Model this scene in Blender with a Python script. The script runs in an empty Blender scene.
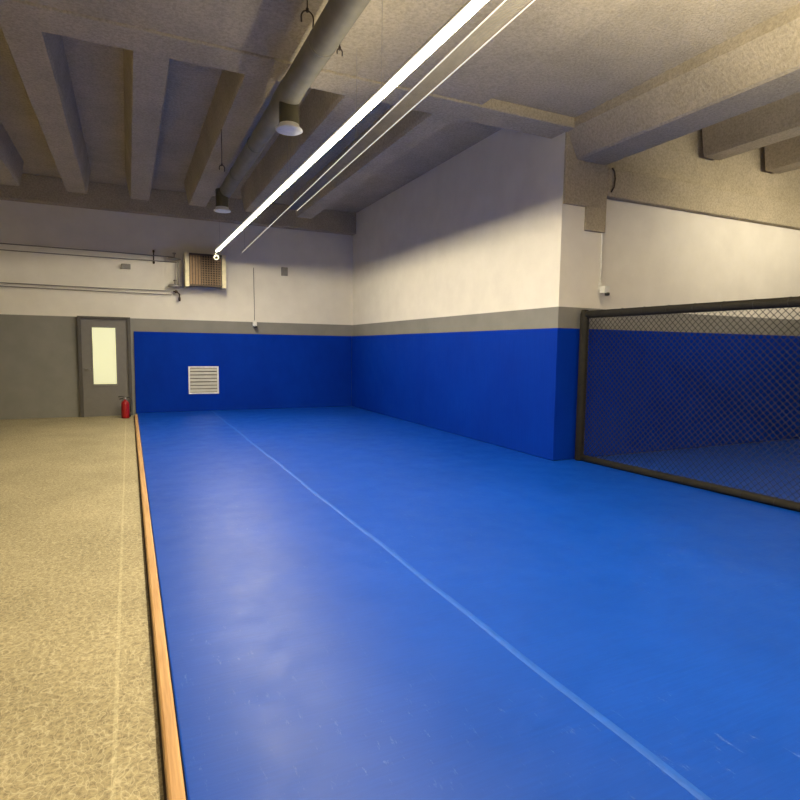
import bpy, bmesh, math, random
from mathutils import Vector, Matrix
random.seed(7)
PI = math.pi
sc = bpy.context.scene
C = sc.collection

# ------------------------------------------------------------------ materials
def new_mat(name, col=(.5,.5,.5), rough=.6, metal=0, spec=.5):
    m = bpy.data.materials.new(name); m.use_nodes = True
    b = m.node_tree.nodes['Principled BSDF']
    b.inputs['Base Color'].default_value = (*col, 1)
    b.inputs['Roughness'].default_value = rough
    b.inputs['Metallic'].default_value = metal
    b.inputs['Specular IOR Level'].default_value = spec
    return m
def nd(m, t, **kw):
    n = m.node_tree.nodes.new(t)
    for k, v in kw.items():
        if k in n.inputs: n.inputs[k].default_value = v
        else: setattr(n, k, v)
    return n
def lk(m, a, b): m.node_tree.links.new(a, b)
def bsdf(m): return m.node_tree.nodes['Principled BSDF']
def coords(m, scale=(1,1,1)):
    tc = nd(m, 'ShaderNodeTexCoord'); mp = nd(m, 'ShaderNodeMapping')
    mp.inputs['Scale'].default_value = scale
    lk(m, tc.outputs['Object'], mp.inputs['Vector'])
    return mp.outputs['Vector']
def ramp(m, src, stops):
    r = nd(m, 'ShaderNodeValToRGB')
    el = r.color_ramp.elements
    while len(el) < len(stops): el.new(.5)
    for e, (p, c) in zip(el, stops):
        e.position = p; e.color = (*c, 1)
    lk(m, src, r.inputs['Fac'])
    return r.outputs['Color']
def noise(m, vec, scale, detail=4, rough=.6):
    n = nd(m, 'ShaderNodeTexNoise'); lk(m, vec, n.inputs['Vector'])
    n.inputs['Scale'].default_value = scale; n.inputs['Detail'].default_value = detail
    n.inputs['Roughness'].default_value = rough
    return n.outputs['Fac']
def mix(m, f, a, b, mode='MIX'):
    n = nd(m, 'ShaderNodeMix', data_type='RGBA', blend_type=mode)
    for s, v in ((0, f), (6, a), (7, b)):
        if hasattr(v, 'links') : lk(m, v, n.inputs[s])
        elif s == 0: n.inputs[0].default_value = v
        else: n.inputs[s].default_value = (*v, 1)
    return n.outputs[2]
def bump(m, h, strength=.3, dist=.01, prev=None):
    b = nd(m, 'ShaderNodeBump'); b.inputs['Strength'].default_value = strength
    b.inputs['Distance'].default_value = dist
    lk(m, h, b.inputs['Height'])
    if prev: lk(m, prev, b.inputs['Normal'])
    return b.outputs['Normal']

def m_concrete_ceiling():
    m = new_mat('sprayed_concrete', rough=.95, spec=.1)
    v = coords(m)
    n1 = noise(m, v, 1.3, 4); n2 = noise(m, v, 34, 5, .75)
    c1 = ramp(m, n1, [(.3,(.47,.405,.285)), (.7,(.58,.50,.36))])
    c2 = ramp(m, n2, [(.34,(.58,.58,.58)), (.6,(1,1,1))])
    lk(m, mix(m, .75, c1, c2, 'MULTIPLY'), bsdf(m).inputs['Base Color'])
    lk(m, bump(m, n2, .55, .025), bsdf(m).inputs['Normal'])
    return m
def m_wall():
    # painted block: white above, grey band/dado below 2.16 m
    m = new_mat('painted_wall', rough=.75, spec=.25)
    tc = nd(m, 'ShaderNodeTexCoord'); sx = nd(m, 'ShaderNodeSeparateXYZ')
    lk(m, tc.outputs['Object'], sx.inputs[0])
    cm = nd(m, 'ShaderNodeMath', operation='GREATER_THAN'); cm.inputs[1].default_value = 2.16
    lk(m, sx.outputs['Z'], cm.inputs[0])
    n = noise(m, tc.outputs['Object'], 2.2, 5)
    nf = noise(m, tc.outputs['Object'], 60, 3)
    w = ramp(m, n, [(.3,(.71,.67,.59)), (.7,(.78,.74,.655))])
    g = ramp(m, n, [(.3,(.215,.21,.185)), (.7,(.25,.24,.215))])
    lk(m, mix(m, cm.outputs[0], g, w), bsdf(m).inputs['Base Color'])
    lk(m, bump(m, nf, .15, .004), bsdf(m).inputs['Normal'])
    return m
def m_floor():
    m = new_mat('bare_concrete_floor', rough=.6, spec=.35)
    v = coords(m)
    n1 = noise(m, v, 1.1, 5); n2 = noise(m, v, 38, 6, .8); n3 = noise(m, v, 70, 3, .6)
    c = ramp(m, n1, [(.3,(.33,.28,.165)), (.7,(.45,.385,.235))])
    c2 = ramp(m, n2, [(.38,(.42,.40,.38)), (.52,(.92,.92,.92)), (.6,(1.15,1.15,1.12))])
    c = mix(m, .8, c, c2, 'MULTIPLY')
    # trowel scratches
    vs = coords(m, (34, 14, 1)); vo = nd(m, 'ShaderNodeTexVoronoi', feature='DISTANCE_TO_EDGE')
    vo.inputs['Scale'].default_value = .9
    dn = nd(m, 'ShaderNodeTexNoise'); lk(m, v, dn.inputs['Vector']); dn.inputs['Scale'].default_value = 7
    ad = nd(m, 'ShaderNodeVectorMath', operation='ADD'); 
    sc_ = nd(m, 'ShaderNodeVectorMath', operation='SCALE'); sc_.inputs['Scale'].default_value = 6
    lk(m, dn.outputs['Color'], sc_.inputs[0]); lk(m, vs, ad.inputs[0]); lk(m, sc_.outputs[0], ad.inputs[1])
    lk(m, ad.outputs[0], vo.inputs['Vector'])
    s = ramp(m, vo.outputs['Distance'], [(0,(1,1,1)), (.06,(0,0,0))])
    c = mix(m, mix(m, .45, (0,0,0), s), c, (.72,.65,.44))
    # pale scribed line
    tc = nd(m, 'ShaderNodeTexCoord'); sx = nd(m, 'ShaderNodeSeparateXYZ'); lk(m, tc.outputs['Object'], sx.inputs[0])
    a = nd(m, 'ShaderNodeMath', operation='ADD'); a.inputs[1].default_value = .092; lk(m, sx.outputs['X'], a.inputs[0])
    b = nd(m, 'ShaderNodeMath', operation='ABSOLUTE'); lk(m, a.outputs[0], b.inputs[0])
    l = nd(m, 'ShaderNodeMath', operation='LESS_THAN'); l.inputs[1].default_value = .009; lk(m, b.outputs[0], l.inputs[0])
    f = nd(m, 'ShaderNodeMath', operation='MULTIPLY'); f.inputs[1].default_value = .16; lk(m, l.outputs[0], f.inputs[0])
    c = mix(m, f.outputs[0], c, (.85,.78,.5))
    lk(m, c, bsdf(m).inputs['Base Color'])
    lk(m, bump(m, n2, .25, .004), bsdf(m).inputs['Normal'])
    return m
def m_mat(name, c0, c1, rough, spec=.5):
    m = new_mat(name, rough=rough, spec=spec)
    v = coords(m)
    n1 = noise(m, v, .9, 4)
    vs = coords(m, (2, 26, 1)); n2 = noise(m, vs, 2.2, 5, .65)      # faint weave running across
    c = ramp(m, n1, [(.3, c0), (.7, c1)])
    c = mix(m, .35, c, ramp(m, n2, [(.35,(.72,.76,.8)), (.65,(1.1,1.1,1.08))]), 'MULTIPLY')
    lk(m, c, bsdf(m).inputs['Base Color'])
    n3 = noise(m, v, 180, 2)
    r = ramp(m, noise(m, v, 3.5, 5, .7), [(.3,(rough-.05,)*3), (.7,(rough+.07,)*3)])
    lk(m, r, bsdf(m).inputs['Roughness'])
    lk(m, bump(m, n3, .12, .001, bump(m, n2, .22, .003)), bsdf(m).inputs['Normal'])
    if spec > .2:
        # pale dusty scuffs, mostly on the near right
        sm = noise(m, coords(m, (9, 2.2, 1)), 3.1, 6, .8); big = noise(m, coords(m, (1,1,1)), .55, 2)
        a = ramp(m, sm, [(.60,(0,0,0)), (.70,(1,1,1))]); b = ramp(m, big, [(.42,(0,0,0)), (.56,(1,1,1))])
        fa = mix(m, 1, a, b, 'MULTIPLY')
        lk(m, mix(m, mix(m, .72, fa, (0,0,0)), c, (.30,.42,.75)), bsdf(m).inputs['Base Color'])
    return m
def m_wood():
    m = new_mat('oiled_pine', rough=.5, spec=.4)
    vs = coords(m, (60, 2, 60)); n = noise(m, vs, 1.2, 5, .6)
    lk(m, ramp(m, n, [(.3,(.42,.23,.09)), (.55,(.56,.33,.14)), (.75,(.62,.39,.18))]), bsdf(m).inputs['Base Color'])
    lk(m, bump(m, n, .2, .002), bsdf(m).inputs['Normal'])
    return m
def m_simple(name, col, rough=.5, metal=0, var=.12, scale=12, spec=.5):
    m = new_mat(name, col, rough, metal, spec)
    n = noise(m, coords(m), scale, 4)
    a = tuple(x*(1-var) for x in col); b = tuple(min(1, x*(1+var)) for x in col)
    lk(m, ramp(m, n, [(.3, a), (.7, b)]), bsdf(m).inputs['Base Color'])
    return m
def m_emit(name, col, s):
    m = new_mat(name, col, .4)
    n = noise(m, coords(m), 4, 2)
    lk(m, ramp(m, n, [(.2, tuple(x*.97 for x in col)), (.8, col)]), bsdf(m).inputs['Base Color'])
    bsdf(m).inputs['Emission Color'].default_value = (*col, 1)
    bsdf(m).inputs['Emission Strength'].default_value = s
    return m

LENS = 1450
M = dict(
    ceil=m_concrete_ceiling(), wall=m_wall(), floor=m_floor(),
    mat=m_mat('blue_vinyl_mat', (.001,.052,.40), (.0015,.062,.47), .42, .24),
    pad=m_mat('blue_wall_pad', (.0004,.026,.31), (.0005,.034,.36), .65, .06),
    seam=m_simple('seam_tape', (.006,.085,.50), .45),
    wood=m_wood(),
    lens=m_emit('lit_diffuser', (1,.88,.63), LENS),
    glow=m_emit('self_glowing_reflector', (1,.95,.74), 5),  # reflector emits by itself to stay evenly white
    lip=m_emit('self_glowing_lip', (1,.93,.76), .9),  # tray lips emit faintly, in place of light caught on their edges
    alu=m_simple('grey_aluminium', (.36,.34,.30), .45, .6),
    duct=m_simple('painted_duct', (.19,.175,.125), .65, .0, .15, 5),
    cup=m_simple('dark_olive_spout', (.10,.09,.05), .6),
    white=m_simple('white_enamel', (.75,.74,.68), .45),
    cream=m_simple('cream_steel', (.80,.72,.45), .45),
    brown=m_simple('bronze_louver', (.27,.165,.08), .5, .1),
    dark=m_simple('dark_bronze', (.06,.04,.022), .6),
    blk=m_simple('black_foam_sleeve', (.014,.012,.008), .75, 0, .25, 20, .3),
    wire=m_simple('black_coated_wire', (.010,.010,.011), .6, 0),
    steel=m_simple('galvanised_steel', (.33,.31,.28), .45, .7),
    pipe=m_simple('painted_pipe', (.24,.225,.20), .6),
    boxg=m_simple('grey_box', (.24,.23,.20), .6),
    door=m_simple('taupe_door_paint', (.17,.16,.145), .5, 0, .05),
    frame=m_simple('dark_door_frame', (.075,.068,.06), .5),
    pane=m_emit('frosted_lit_pane', (.86,.88,.58), .42),
    vent=m_simple('grey_vent_metal', (.42,.41,.37), .5, 0, .1, 6),
    ventw=m_simple('white_vent_frame', (.74,.75,.76), .45),
    red=m_simple('red_cylinder_paint', (.30,.008,.010), .3),
    black=m_simple('black_plastic', (.02,.02,.02), .45),
    paper=m_simple('paper_label', (.65,.6,.5), .7),
)

# ------------------------------------------------------------------ mesh helpers
def bm_box(bm, x0, x1, y0, y1, z0, z1, bev=0):
    vs = [bm.verts.new((x, y, z)) for x in (x0, x1) for y in (y0, y1) for z in (z0, z1)]
    fs = []
    for idx in ((0,1,3,2), (4,6,7,5), (0,4,5,1), (2,3,7,6), (0,2,6,4), (1,5,7,3)):
        fs.append(bm.faces.new([vs[i] for i in idx]))
    if bev:
        es = list({e for f in fs for e in f.edges})
        bmesh.ops.bevel(bm, geom=es, offset=bev, segments=2, profile=.6, affect='EDGES')
def bm_tube(bm, pts, r, n=10, caps=True):
    """tube through points; r is a number or a list"""
    pts = [Vector(p) for p in pts]
    rs = r if isinstance(r, (list, tuple)) else [r]*len(pts)
    rings = []; ref = None
    for i, p in enumerate(pts):
        a = pts[max(i-1, 0)]; b = pts[min(i+1, len(pts)-1)]
        t = (b-a).normalized()
        if ref is None: ref = Vector((0,0,1)) if abs(t.z) < .9 else Vector((1,0,0))
        u = (ref - t*ref.dot(t)).normalized(); w = t.cross(u); ref = u
        rings.append([bm.verts.new(p + (u*math.cos(2*PI*k/n) + w*math.sin(2*PI*k/n))*rs[i]) for k in range(n)])
    for a, b in zip(rings, rings[1:]):
        for k in range(n):
            f = bm.faces.new((a[k], a[(k+1)%n], b[(k+1)%n], b[k])); f.smooth = n > 6
    if caps:
        bm.faces.new(rings[0][::-1]); bm.faces.new(rings[-1])
def bm_lathe(bm, cx, cy, prof, n=28):
    rings = [[bm.verts.new((cx + r*math.cos(2*PI*k/n), cy + r*math.sin(2*PI*k/n), z)) for k in range(n)] for r, z in prof]
    for a, b in zip(rings, rings[1:]):
        for k in range(n):
            f = bm.faces.new((a[k], a[(k+1)%n], b[(k+1)%n], b[k])); f.smooth = True
    bm.faces.new(rings[0][::-1]); bm.faces.new(rings[-1])
def obj(name, fill, mat, parent=None, **kw):
    bm = bmesh.new(); fill(bm)
    bmesh.ops.recalc_face_normals(bm, faces=bm.faces[:])
    me = bpy.data.meshes.new(name); bm.to_mesh(me); bm.free()
    me.materials.append(mat)
    o = bpy.data.objects.new(name, me); C.objects.link(o)
    if parent is not None:
        o.parent = parent
        o.matrix_parent_inverse = Matrix.Translation(-parent.location)
    for k, v in kw.items(): o[k] = v
    return o
def box(name, dims, mat, parent=None, bev=0, **kw):
    return obj(name, lambda bm: bm_box(bm, *dims, bev), mat, parent, **kw)
def tube(name, pts, r, mat, parent=None, n=12, **kw):
    return obj(name, lambda bm: bm_tube(bm, pts, r, n), mat, parent, **kw)
def lathe(name, cx, cy, prof, mat, parent=None, **kw):
    return obj(name, lambda bm: bm_lathe(bm, cx, cy, prof), mat, parent, **kw)
def thing(name, label, cat, loc, group=None):
    o = bpy.data.objects.new(name, None); C.objects.link(o); o.location = loc
    o.empty_display_size = .1
    o['label'] = label; o['category'] = cat
    if group: o['group'] = group
    return o
def tag(o, label, cat, group=None):
    o['label'] = label; o['category'] = cat
    if group: o['group'] = group
    return o
S = dict(kind='structure')

# ------------------------------------------------------------------ numbers
D = 14.49; YP = 6.35; XR = 5.41; ZF = -.05; ZS = 5.02; ZB = 4.49
XL = -6.0; XF = 12.0; YN = -8.0

# ------------------------------------------------------------------ the setting
box('floor', (XL, XF, YN, D+.1, ZF-.2, ZF), M['floor'], **S)
box('wall_back', (XL-.2, XR+.001, D, D+.25, ZF, ZS), M['wall'], **S)
box('wall_right', (XR, XR+.40, YP, D+.25, ZF, ZS), M['wall'], **S)
box('wall_recess', (XR+.40, XF, YP+.06, YP+.3, ZF, ZS), M['wall'], **S)
box('wall_left', (XL-.2, XL, YN, D, ZF, ZS), M['wall'], **S)
box('wall_far_right', (XF, XF+.2, YN, YP+.3, ZF, ZS), M['wall'], **S)
box('wall_front', (XL-.2, XF+.2, YN-.2, YN, ZF, ZS), M['wall'], **S)
ceil = box('ceiling', (XL-.2, XF+.2, YN-.2, D+.25, ZS, ZS+.25), M['ceil'], **S)

def joist(x0, x1, y0, y1, zb=ZB+.06, flare=.09):
    def f(bm):
        for ya, yb in ((y0, y1),):
            pr = [(x0-flare, ZS), (x0-.02, zb+.05), (x0, zb), (x1, zb), (x1+.02, zb+.05), (x1+flare, ZS)]
            A = [bm.verts.new((x, ya, z)) for x, z in pr]; B = [bm.verts.new((x, yb, z)) for x, z in pr]
            for i in range(len(pr)):
                j = (i+1) % len(pr); bm.faces.new((A[i], A[j], B[j], B[i]))
            bm.faces.new(A[::-1]); bm.faces.new(B)
    return obj('joist', f, M['ceil'], ceil)
for x in (-4.45, -3.3, -2.15, -1.02, .125, 1.25, 2.42, 3.60):
    joist(x, x+.34, 6.62, 13.35)
joist(8.1, 8.45, YN, 6.3); joist(9.6, 9.95, YN, 6.3)
# flat soffit in front of the transverse beam, with a small step
box('soffit', (XL, 3.97, YN, 6.19, 4.515, ZS), M['ceil'], ceil)
box('soffit', (3.97, 5.51, YN, 6.19, 4.62, ZS), M['ceil'], ceil)
# transverse beam over the end of the partition, and beam along the back wall
box('beam', (XL, XR+.05, 6.18, 6.64, ZB, ZS), M['ceil'], ceil, .02)
box('beam', (XL, XR, 14.24, D, ZB, ZS), M['ceil'], ceil, .02)
# deep beam running toward the camera on the right, and the lintel beam over the recess
def deep(bm):
    pr = [(5.42, ZS), (5.42, 4.50), (5.60, 4.17), (5.63, 4.15), (6.12, 4.15), (6.16, 4.19), (6.16, ZS)]
    P = [bm.verts.new((x, YN, z)) for x, z in pr]; Q = [bm.verts.new((x, YP-.03, z)) for x, z in pr]
    for i in range(len(pr)):
        j = (i+1) % len(pr); bm.faces.new((P[i], P[j], Q[j], Q[i]))
    bm.faces.new(P[::-1]); bm.faces.new(Q)
obj('beam', deep, M['ceil'], ceil)
box('beam', (6.17, XF, YP-.05, YP+.28, 3.73, 4.13), M['ceil'], ceil, .02)
box('beam', (6.17, XF, YP+.045, YP+.29, 4.12, ZS), M['ceil'], ceil, .01)
# column head: block and stub below it
box('column_head', (5.415, 6.18, YP-.035, YP+.05, 3.55, 4.60), M['ceil'], ceil, .015)
box('column_stub', (5.815, 6.18, YP-.03, YP+.055, 3.23, 3.58), M['ceil'], ceil, .01)
box('wall_column', (5.805, 6.18, YP+.01, YP+.07, ZF, 3.24), M['wall'], **S)

# ------------------------------------------------------------------ mats, pads, curb
def sheet(x0, x1, y0, y1):
    def f(bm): bm_box(bm, x0, x1, y0, y1, ZF, 0, .008)
    return f
XS = 1.77
tag(obj('floor_mat', sheet(.142, XS-.002, YN+3, D-.03), M['mat']), 'long blue vinyl training mat between the wooden curb and the seam', 'mat')
def wide(bm):
    bm_box(bm, XS+.002, XR-.035, YP-.04, D-.03, ZF, 0, 0); bm_box(bm, XS+.002, XF-.5, YN+3, YP-.04, ZF, 0, 0)
tag(obj('floor_mat', wide, M['mat']), 'wide blue vinyl training mat right of the seam, running under the cage', 'mat')
def seamf(bm):
    # welt that wanders a few millimetres
    n = 120; L = []; 
    for i in range(n+1):
        y = YN+3.1 + (D-.1-YN-3.1)*i/n
        w = .006*math.sin(y*1.9) + .004*math.sin(y*5.1)
        L.append([bm.verts.new((XS+w+dx, y, z)) for dx, z in ((-.022,.0004), (-.012,.0018), (0,.0026), (.012,.0018), (.022,.0004))])
    for a, b in zip(L, L[1:]):
        for k in range(4): bm.faces.new((a[k], a[k+1], b[k+1], b[k])).smooth = True
tag(obj('seam_tape', seamf, M['seam']), 'pale blue taped seam running lengthwise where the two floor mats meet', 'tape')
def curbf(bm):
    pr = [(.080, ZF), (.080,-.012), (.084,.001), (.093,.006), (.128,.006), (.137,.002), (.139,ZF)]
    A = [bm.verts.new((x, -4, z)) for x, z in pr]; B = [bm.verts.new((x, D-.38, z)) for x, z in pr]
    for i in range(len(pr)):
        j = (i+1) % len(pr); bm.faces.new((A[i], A[j], B[j], B[i]))
    bm.faces.new(A[::-1]); bm.faces.new(B)
tag(obj('wooden_curb', curbf, M['wood']), 'long orange-brown timber edging strip between bare concrete and blue mat', 'edging')

box('curb_shade_strip', (.071, .0795, -4, D-.38, ZF, ZF+.006), M['dark'], **S)  # dark strip standing in for the shade at the curb's left foot

def pad(name, dims, label):
    return tag(box(name, dims, M['pad'], None, .006), label, 'wall pad')
pad('wall_pad', (.115, XR-.03, D-.03, D-.001, 0, 1.865), 'blue padding along the back wall, behind the white vent grille')
pad('wall_pad', (XR-.03, XR-.001, YP-.0, D-.031, 0, 1.865), 'longest blue padding, along the right-hand wall up to its corner')
pad('wall_pad', (XR-.03, XR+.395, YP-.031, YP-.001, 0, 1.865), 'narrow blue padding on the wall end beside the cage post')
pad('wall_pad', (XR+.397, XF-.6, YP-.022, YP+.008, 0, 1.865), 'blue padding seen through the black cage mesh')

# ------------------------------------------------------------------ door with lit pane
dr = box('door_1', (-.93, -.015, D-.045, D-.005, ZF, 2.12), M['door'], None, .003, **S)
def dframe(bm):
    bm_box(bm, -.015, .05, D-.09, D, ZF, 2.175, .004); bm_box(bm, -1.0, -.93, D-.09, D, ZF, 2.175, .004)
    bm_box(bm, -.93, -.015, D-.09, D, 2.12, 2.175, .004)
obj('door_frame', dframe, M['frame'], dr)
def wtrim(bm):
    x0, x1, z0, z1 = -.72, -.26, .68, 1.93; t = .022
    bm_box(bm, x0-t, x0, D-.06, D-.045, z0-t, z1+t); bm_box(bm, x1, x1+t, D-.06, D-.045, z0-t, z1+t)
    bm_box(bm, x0, x1, D-.06, D-.045, z1, z1+t); bm_box(bm, x0, x1, D-.065, D-.045, z0-.04, z0)
obj('pane_trim', wtrim, M['boxg'], dr)
box('pane', (-.72, -.26, D-.05, D-.044, .68, 1.93), M['pane'], dr, label='pale yellow lit pane')
def dhandle(bm):
    bm_lathe(bm, -.86, D-.07, [(.012,1.0), (.012,1.02)], 8)
    bm_tube(bm, [(-.86,D-.045,1.0), (-.86,D-.10,1.0), (-.76,D-.10,1.0)], .011, 8)
obj('door_handle', dhandle, M['steel'], dr)

# ------------------------------------------------------------------ vent grille
v = thing('vent_grille', 'white framed louvered vent grille low on the blue back wall', 'vent', (1.61, D-.03, .41))
def vf(bm):
    x0, x1, z0, z1 = 1.265, 1.955, .41, 1.07; t = .035; a, b = D-.055, D-.031
    bm_box(bm, x0, x0+t, a, b, z0, z1, .004); bm_box(bm, x1-t, x1, a, b, z0, z1, .004)
    bm_box(bm, x0+t, x1-t, a, b, z0, z0+t, .004); bm_box(bm, x0+t, x1-t, a, b, z1-t, z1, .004)
obj('frame', vf, M['ventw'], v)
box('backing', (1.30, 1.92, D-.035, D-.031, .445, 1.035), M['dark'], v)
def vs(bm):
    n = 7
    for i in range(n):
        z = .452 + .58*(i+.5)/n
        A = [bm.verts.new(p) for p in ((1.30,D-.036,z+.03), (1.92,D-.036,z+.03), (1.92,D-.054,z-.034), (1.30,D-.054,z-.034))]
        B = [bm.verts.new(p.co + Vector((0,.004,.003))) for p in A]
        bm.faces.new(A); bm.faces.new(B[::-1])
        for k in range(4): bm.faces.new((A[k], B[k], B[(k+1)%4], A[(k+1)%4]))
obj('louvers', vs, M['vent'], v)

# ------------------------------------------------------------------ unit heater
h = thing('unit_heater', 'boxy bronze unit heater with cream edges high on the back wall', 'heater', (1.65, D-.2, 2.92))
x0, x1, y0, y1, z0, z1 = 1.21, 2.10, D-.42, D-.08, 2.92, 3.66
def casef(bm):
    bm_box(bm, x0+.02, x1-.02, y0+.06, y1, z0+.02, z1-.02, .01)
    bm_box(bm, x0+.02, x1-.02, y0, y0+.06, z1-.04, z1, .004); bm_box(bm, x0+.02, x1-.02, y0, y0+.06, z0, z0+.04, .004)
obj('casing', casef, M['dark'], h)
for xa in (x0-.005, x1-.085): box('side_panel', (xa, xa+.09, y0-.01, y1, z0-.015, z1+.005), M['cream'], h, .006)
def lv(bm):
    for i in range(4):
        x = x0+.10 + i*.062
        bm_box(bm, x, x+.046, y0+.005, y0+.025, z0+.04, z1-.04, .004)
obj('front_slats', lv, M['brown'], h)
def fins(bm):
    for i in range(8):
        x = x0+.36 + i*.058
        bm_box(bm, x, x+.013, y0+.005, y0+.03, z0+.04, z1-.04)
    for i in range(12):
        z = z0+.07 + i*.052
        bm_box(bm, x0+.35, x1-.09, y0+.012, y0+.035, z, z+.009)
obj('front_grid', fins, M['brown'], h)
box('coil', (x0+.34, x1-.09, y0+.045, y0+.062, z0+.04, z1-.04), M['dark'], h)
for zz in (z0+.05, z1-.06):
    tube('wall_bracket', [(x0+.15, y1-.02, zz), (x0+.15, D-.001, zz)], .018, M['steel'], h)
    tube('wall_bracket', [(x1-.15, y1-.02, zz), (x1-.15, D-.001, zz)], .018, M['steel'], h)

# ------------------------------------------------------------------ heating pipes on the back wall
def pipe(z0, z1, xe, label, y=D-.06, r=.010, elbow=0):
    pts = [(XL+.01, y, z0+.02), (-.5, y, z0), (xe, y, z1)]
    return tag(tube('pipe', pts, r, M['pipe'], None, 8), label, 'pipe')
pipe(3.60, 3.585, 1.02, 'topmost thin grey pipe running left from the heater on white wall')
pipe(3.47, 3.475, 1.10, 'second thin grey pipe from the top, just above the small wall box')
pipe(2.80, 2.81, 1.02, 'third thin grey pipe, upper one of the lower pair above the door')
pipe(2.73, 2.725, .95, 'lowest thin grey pipe above the door')
def clamp(x, z, h_):
    def f(bm):
        bm_box(bm, x-.012, x+.012, D-.035, D, z-.02, z+h_, .002)
        bm_lathe(bm, x, D-.06, [(.022, z+h_-.05), (.022, z+h_)], 12); bm_lathe(bm, x, D-.06, [(.022, z-.02), (.022, z+.03)], 12)
    return f
tag(obj('pipe_clamp', clamp(.57, 3.43, .28), M['dark']), 'dark clamp holding the upper pair of pipes left of the heater', 'clamp')
def vl(bm, x, z, drop):
    yy = D-.16
    bm_tube(bm, [(x-.16, yy, z), (x-.07, yy, z), (x+.0, yy, z), (x+.12, yy, z)], [.03,.034,.034,.02], 12)
    bm_tube(bm, [(x-.02, yy, z), (x-.02, yy, z+.13)], .014, 8)
    bm_lathe(bm, x-.02, yy, [(.035, z+.11), (.04, z+.125), (.035, z+.14)], 12)
    bm_tube(bm, [(x-.16, yy, z), (x-.16, D-.01, z)], .02, 8)
ob = obj('valve', lambda bm: vl(bm, 1.02, 3.53, 0), M['steel']); tag(ob, 'grey pipe valve at the upper left corner of the heater', 'valve')
ob = obj('valve', lambda bm: vl(bm, 1.03, 2.92, 0), M['steel']); tag(ob, 'grey pipe valve at the lower left corner of the heater', 'valve')
def riser(bm):
    bm_tube(bm, [(1.075, D-.16, 3.49), (1.075, D-.16, 2.95)], .012, 8)
tag(obj('riser_pipe', riser, M['pipe']), 'short vertical pipe between the two valves beside the heater', 'pipe')
def trap(bm):
    yy = D-.12
    bm_tube(bm, [(.98, yy, 2.80), (1.04, yy, 2.80), (1.10, yy, 2.74), (1.10, yy, 2.60)], .016, 8)
    bm_lathe(bm, 1.03, yy, [(.03,2.76), (.038,2.79), (.03,2.83)], 12)
    bm_lathe(bm, 1.10, yy, [(.018,2.58), (.026,2.60), (.026,2.66), (.018,2.68)], 12)
    bm_tube(bm, [(.98, yy, 2.80), (.98, D-.01, 2.80)], .014, 8)
tag(obj('steam_trap', trap, M['dark']), 'small dark pipe trap hanging just below the heater, left side', 'fitting')

# wall boxes
def wbox(x0, x1, z0, z1, label):
    o = box('junction_box', (x0, x1, D-.07, D-.001, z0, z1), M['boxg'], None, .012)
    lid = box('cover', (x0+.02, x1-.02, D-.078, D-.068, z0+.02, z1-.02), M['pipe'], o, .003)
    return tag(o, label, 'wall box')
wbox(-.10, .09, 3.25, 3.36, 'small wide grey wall box between the pipes above the door')
wbox(3.50, 3.66, 3.33, 3.54, 'upright grey wall box on the white wall right of the heater')

# camera / sensor with conduit
def sensor(x, y, z, ztop, label, cl, cm):
    s = thing('wall_sensor', label, 'sensor', (x, y, z))
    tube('bracket', [(x, y, z+.05), (x, y-.05, z+.04), (x-.02, y-.09, z+.02)], .014, M['white'], s)
    box('body', (x-.065, x+.03, y-.17, y-.07, z-.05, z+.05), M['white'], s, .012)
    lathe('lens', x+.005, y-.15, [(.02, z-.085), (.034, z-.08), (.036, z-.045), (.02, z-.04)], M['black'], s)
    box('mount_plate', (x-.03, x+.04, y-.012, y-.001, z, z+.11), M['white'], s, .004)
    c = tube('cable', [(x-.0+dx, y-.012, zz) for dx, zz in ((.0,z+.10), (.004,z+.35), (-.003,z+.7), (-.01,ztop))], .009, cm, None, 8)
    tag(c, cl, 'cable')
sensor(2.83, D, 2.10, 3.48, 'small white wall sensor on the grey band of the back wall', 'thin grey cable dropping down the back wall to a sensor', M['boxg'])
sensor(6.15, YP+.01, 2.42, 3.23, 'small white wall sensor on the white wall above the cage', 'thin white cable dropping from the concrete stub above the cage', M['white'])

tag(tube('looped_cable', [(6.22, YP-.065, 4.12), (6.255, YP-.075, 4.07), (6.275, YP-.075, 3.97), (6.26, YP-.075, 3.86), (6.22, YP-.065, 3.79)], .012, M['dark'], None, 8), 'short dark curved cable on the concrete beside the column head', 'cable')

# ------------------------------------------------------------------ fire extinguisher
ex, ey = -.10, D-.55
e = thing('fire_extinguisher', 'red fire extinguisher standing on the concrete by the door', 'extinguisher', (ex, ey, ZF))
lathe('cylinder', ex, ey, [(.07,ZF), (.082,ZF+.01), (.084,ZF+.05), (.084,ZF+.30), (.078,ZF+.34), (.055,ZF+.375), (.028,ZF+.39), (.026,ZF+.41)], M['red'], e)
lathe('valve', ex, ey, [(.026,ZF+.41), (.03,ZF+.415), (.03,ZF+.44), (.02,ZF+.455)], M['steel'], e)
def lever(bm):
    bm_tube(bm, [(ex+.03, ey, ZF+.45), (ex-.06, ey-.01, ZF+.485), (ex-.13, ey-.02, ZF+.475)], .011, 8)
    bm_tube(bm, [(ex+.03, ey, ZF+.43), (ex-.06, ey-.01, ZF+.435), (ex-.11, ey-.02, ZF+.42)], .009, 8)
obj('handle', lever, M['black'], e)
tube('hose', [(ex+.02, ey, ZF+.44), (ex+.09, ey, ZF+.46), (ex+.125, ey, ZF+.40), (ex+.11, ey-.02, ZF+.25), (ex+.10, ey-.03, ZF+.12)], .013, M['black'], e)
tube('nozzle', [(ex+.10, ey-.03, ZF+.14), (ex+.09, ey-.03, ZF+.03)], [.014, .022], M['black'], e)

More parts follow.
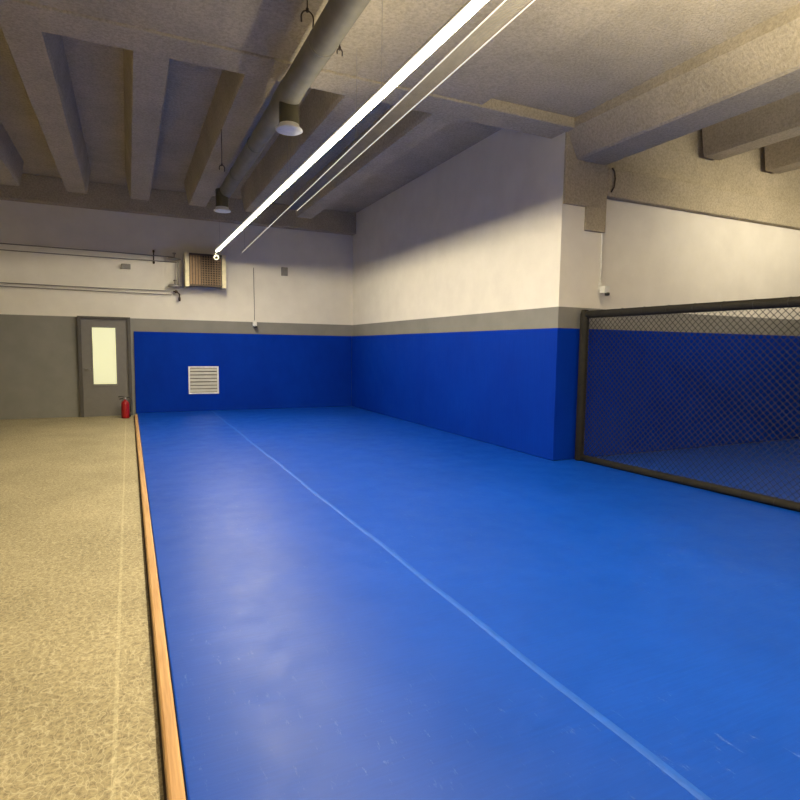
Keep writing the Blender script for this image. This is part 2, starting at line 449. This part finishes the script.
# ------------------------------------------------------------------ cage panel
XC = 5.77
cg = thing('cage_panel', 'black padded cage fence panel with diamond wire mesh at the right', 'fence', (XC, YP-.13, 0))
def post(y):
    def f(bm):
        bm_tube(bm, [(XC, y, 0), (XC, y, .02), (XC, y, 2.06), (XC, y, 2.12)], [.055,.062,.062,.045], 16)
    return f
YC0, YC1 = 1.2, YP-.13
for y in (YC1, YC0): obj('post', post(y), M['blk'], cg)
tube('top_rail', [(XC, YC0+.05, 2.055), (XC, YC1-.05, 2.055)], .052, M['blk'], cg, 16)
tube('bottom_rail', [(XC, YC0+.05, .045), (XC, YC1-.05, .045)], .045, M['blk'], cg, 16)
def mesh(bm):
    a0, a1, b0, b1 = YC0+.05, YC1-.05, .085, 2.01
    W = a1-a0; H = b1-b0; s = .074; r = .0033
    def seg(p, q, off, ):
        # 4-sided wire with small weave offset
        d = Vector((0, q[0]-p[0], q[1]-p[1])).normalized(); n1 = Vector((0, -d.z, d.y))*r; n2 = Vector((r, 0, 0))
        P = Vector((XC+off, p[0], p[1])); Q = Vector((XC+off, q[0], q[1]))
        A = [bm.verts.new(P+k) for k in (n1, n2, -n1, -n2)]; B = [bm.verts.new(Q+k) for k in (n1, n2, -n1, -n2)]
        for k in range(4): bm.faces.new((A[k], A[(k+1)%4], B[(k+1)%4], B[k]))
    k = a0 - H
    while k < a1:
        u0 = max(k, a0); u1 = min(k+H, a1)
        if u1 > u0:
            seg((u0, b0+u0-k), (u1, b0+u1-k), .002)
            seg((u0, b1-(u0-k)), (u1, b1-(u1-k)), -.002)
        k += s
obj('wire_mesh', mesh, M['wire'], cg)
for i in range(14):
    y = YC0+.3 + (YC1-YC0-.6)*i/13
    for z, rr in ((2.055,.055), (.045,.048)):
        obj('cable_tie', lambda bm: bm_tube(bm, [(XC+rr*math.cos(t), y, z+rr*math.sin(t)) for t in [2*PI*k/12 for k in range(13)]], .003, 5, False), M['wire'], cg)

cg.rotation_euler.z = .055
# ------------------------------------------------------------------ ventilation duct
XD, ZD, YE = 1.58, 4.17, 10.75
dc = thing('ventilation_duct', 'long round olive-grey ventilation duct under the concrete ceiling', 'duct', (XD, YE, ZD))
def dbody(bm):
    bm_tube(bm, [(XD, YN+.2, ZD), (XD, 5.9, ZD), (XD, 6.02, ZD), (XD, 6.35, ZD), (XD-.01, 6.6, ZD), (XD-.02, YE-.03, ZD), (XD-.02, YE, ZD)], [.122,.122,.13,.13,.107,.107,.07], 24)
obj('duct_body', dbody, M['duct'], dc)
for y in (2.0, 3.9, 5.0, 7.8, 9.2):
    rb = .1245 if y < 6 else .1095; xb = XD-(.02 if y > 6 else 0)
    obj('duct_band', lambda bm: bm_tube(bm, [(xb, y-.015, ZD), (xb, y+.015, ZD)], rb, 24), M['duct'], dc)
for (x, y, zb) in ((1.585, 6.17, 3.815), (1.50, 10.35, 3.84)):
    c = lathe('spout', x, y, [(.104, ZD+.02), (.104, zb+.05), (.100, zb+.02)], M['cup'], dc)
    lathe('diffuser_disc', x, y, [(.100, zb+.075), (.108, zb+.045), (.120, zb+.022), (.139, zb+.012), (.141, zb), (.128, zb-.008), (.04, zb-.006)], M['white'], c, label='white flared rim')

# hanger rods and hooks
def hook(name, x, y, ztop, z, label, R=.05):
    def f(bm):
        bm_tube(bm, [(x, y, ztop), (x, y, z)], .006, 6)
        pts = [(x+R*math.cos(t)*.9, y, z-R+R*math.sin(t)) for t in [PI*k/10 for k in range(11)]]
        pts = [(x+R*.85, y, z-2.1*R)] + pts + [(x-R*.85, y, z-1.7*R)]
        bm_tube(bm, pts, .007, 6)
        bm_lathe(bm, x, y, [(.012, z-.012), (.014, z), (.012, z+.02)], 8)
    o = obj(name, f, M['dark']); return tag(o, label, 'hanger')
hook('ceiling_hanger', 1.46, 5.05, 4.512, 4.42, 'dark open hook near the top of the picture, left of the duct', .06)
hook('ceiling_hanger', 1.245, 8.56, 4.55, 4.07, 'thin rod ending in a small hook left of the far duct', .04)
hook('ceiling_hanger', 1.95, 5.62, 4.512, 4.47, 'short dark hook hanging right of the duct', .03)

# ------------------------------------------------------------------ linear light (lit)
ZL = 3.58
A = Vector((1.768, 13.0, ZL)); B = Vector((1.935, 1.58, ZL))
dirv = (A-B).normalized(); side = Vector((dirv.y, -dirv.x, 0))
def along(bm, P, Q, s0, s1, z0, z1, bev=0):
    d = (Q-P).normalized(); s = Vector((d.y, -d.x, 0))
    vs = [bm.verts.new(E + s*ss + Vector((0,0,zz))) for E in (P, Q) for ss in (s0, s1) for zz in (z0, z1)]
    for idx in ((0,1,3,2), (4,6,7,5), (0,4,5,1), (2,3,7,6), (0,2,6,4), (1,5,7,3)):
        bm.faces.new([vs[i] for i in idx])
lf = thing('linear_light', 'long glowing linear light hanging lengthwise over the mats', 'light', tuple(A))
def hous(bm):
    along(bm, B, A, -.036, .036, .003, .030)
obj('housing', hous, M['white'], lf)
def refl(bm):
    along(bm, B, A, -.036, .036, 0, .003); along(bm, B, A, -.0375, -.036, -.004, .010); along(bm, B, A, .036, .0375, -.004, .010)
obj('reflector', refl, M['glow'], lf, label='white reflector with a glow of its own')
def lensf(bm):
    n = 9; R = .005; rows = []
    for q in range(25):
        E = B.lerp(A, q/24)
        rows.append([bm.verts.new(E + side*(R*math.cos(t)) + Vector((0,0,-R*math.sin(t)))) for t in [PI*k/(n-1) for k in range(n)]])
    for ra, rb in zip(rows, rows[1:]):
        for k in range(n-1): bm.faces.new((ra[k], ra[k+1], rb[k+1], rb[k])).smooth = True
    bm.faces.new(rows[0][::-1]); bm.faces.new(rows[-1])
obj('light_strip', lensf, M['lens'], lf, label='glowing white light strip')
def endc(P, s):
    def f(bm): along(bm, P, P+dirv*s, -.0375, .0375, -.008, .032)
    return f
obj('end_cap', endc(A, .02), M['alu'], lf); obj('end_cap', endc(B, -.02), M['alu'], lf)
for t in (.03, .25, .5, .75, .97):
    P = B.lerp(A, t)
    tube('suspension_wire', [(P.x, P.y, ZL+.07), (P.x, P.y, 4.512 if P.y < 6.2 else ZS-.004)], .0022, M['steel'], lf, 5)
def ring(bm):
    c = A + Vector((-.02, .02, -.135)); R = .045
    bm_tube(bm, [c + Vector((R*math.cos(t), 0, R*math.sin(t))) for t in [2*PI*k/16 for k in range(17)]], .010, 8, False)
    bm_tube(bm, [A + Vector((-.02,.02,0)), c + Vector((0,0,R))], .005, 6)
tag(obj('pull_ring', ring, M['steel']), 'small pale ring hanging at the far end of the glowing light', 'ring')

# ------------------------------------------------------------------ slim tray beside it, its lips given a glow
A2 = Vector((2.30, 13.05, 3.60)); B2 = Vector((2.03, 1.6, 3.60))
tr = thing('cable_tray', 'slim dull tray with bright edges hanging right of the glowing light', 'tray', tuple(A2))
def lipf(s0, s1): 
    return lambda bm: along(bm, B2, A2, s0, s1, -.002, .012)
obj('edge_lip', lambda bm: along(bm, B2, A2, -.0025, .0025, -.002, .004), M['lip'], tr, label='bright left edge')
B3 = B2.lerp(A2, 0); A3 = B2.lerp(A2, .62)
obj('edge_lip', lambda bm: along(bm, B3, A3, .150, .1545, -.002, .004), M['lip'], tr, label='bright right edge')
def web(bm):
    n = 520
    for i in range(n):
        P = B3.lerp(A3, i/n); Q = B3.lerp(A3, (i+.22)/n)
        along(bm, P, Q, .004, .150, .006, .010)
obj('tray_web', web, M['boxg'], tr)
for t in (.04, .35, .60, .97):
    P = B2.lerp(A2, t); tube('suspension_wire', [(P.x, P.y, 3.61), (P.x, P.y, 4.512 if P.y < 6.2 else ZS-.004)], .002, M['steel'], tr, 5)

# ------------------------------------------------------------------ lamps
def area(name, loc, sx, sy, power, col=(1,.93,.76), rot=(0,0,0), spread=PI):
    l = bpy.data.lights.new(name, 'AREA'); l.shape = 'RECTANGLE'; l.size = sx; l.size_y = sy
    l.energy = power; l.color = col; l.spread = spread
    o = bpy.data.objects.new(name, l); C.objects.link(o); o.location = loc; o.rotation_euler = rot
    return o
mid = (A+B)/2; L = (A-B).length
ang = math.atan2(-dirv.x, dirv.y)
WARM = (1,.88,.64)
area('lamp_strip_uplight', (mid.x, mid.y-3, ZL+.085), .05, L-6.5, 12, WARM, (PI,0,-ang), 2.4)
area('lamp_row_left', (-2.4, 0, 3.55), .08, 14, 60, WARM)
area('lamp_row_right', (8.8, -1.2, 3.6), .08, 10, 80, WARM)
area('fill_ceiling_right', (8.8, -1.2, 3.7), .08, 10, 70, WARM, (PI,0,0))  # upward fill added out of view to brighten the right-hand ceiling
area('fill_recess_wall', (9.6, 3.3, 4.0), 4, .08, 34, WARM, (1.42,0,0), 1.35)  # unseen fill added to brighten the wall behind the cage
area('lamp_row_behind', (4.2, -3.6, 3.55), .08, 7, 80, WARM)
area('fill_ceiling_behind', (3.3, 0.1, 2.3), .6, 2.2, 950, WARM, (PI,0,0), 2.6)  # unseen upward fill, added only to lift the ceiling; no fixture here

w = bpy.data.worlds.new('World'); sc.world = w; w.use_nodes = True
w.node_tree.nodes['Background'].inputs[0].default_value = (.5,.5,.5,1)
w.node_tree.nodes['Background'].inputs[1].default_value = .2

# ------------------------------------------------------------------ camera
f, yaw, pitch, roll = 574.46, .4409, .0891, .0127
fw = Vector((math.sin(yaw)*math.cos(pitch), math.cos(yaw)*math.cos(pitch), -math.sin(pitch)))
r = Vector((math.cos(yaw), -math.sin(yaw), 0)); u = r.cross(fw)
r2 = r*math.cos(roll) + u*math.sin(roll); u2 = u*math.cos(roll) - r*math.sin(roll)
cd = bpy.data.cameras.new('Camera'); cd.sensor_width = 36; cd.sensor_fit = 'HORIZONTAL'; cd.lens = f/800*36
cd.clip_start = .02; cd.clip_end = 100
cam = bpy.data.objects.new('Camera', cd); C.objects.link(cam)
mw = Matrix((r2, u2, -fw)).transposed().to_4x4(); mw.translation = Vector((0, 0, 1.55))
cam.matrix_world = mw
sc.camera = cam
sc.view_settings.view_transform = 'Standard'
sc.view_settings.look = 'None'
sc.view_settings.exposure = 0
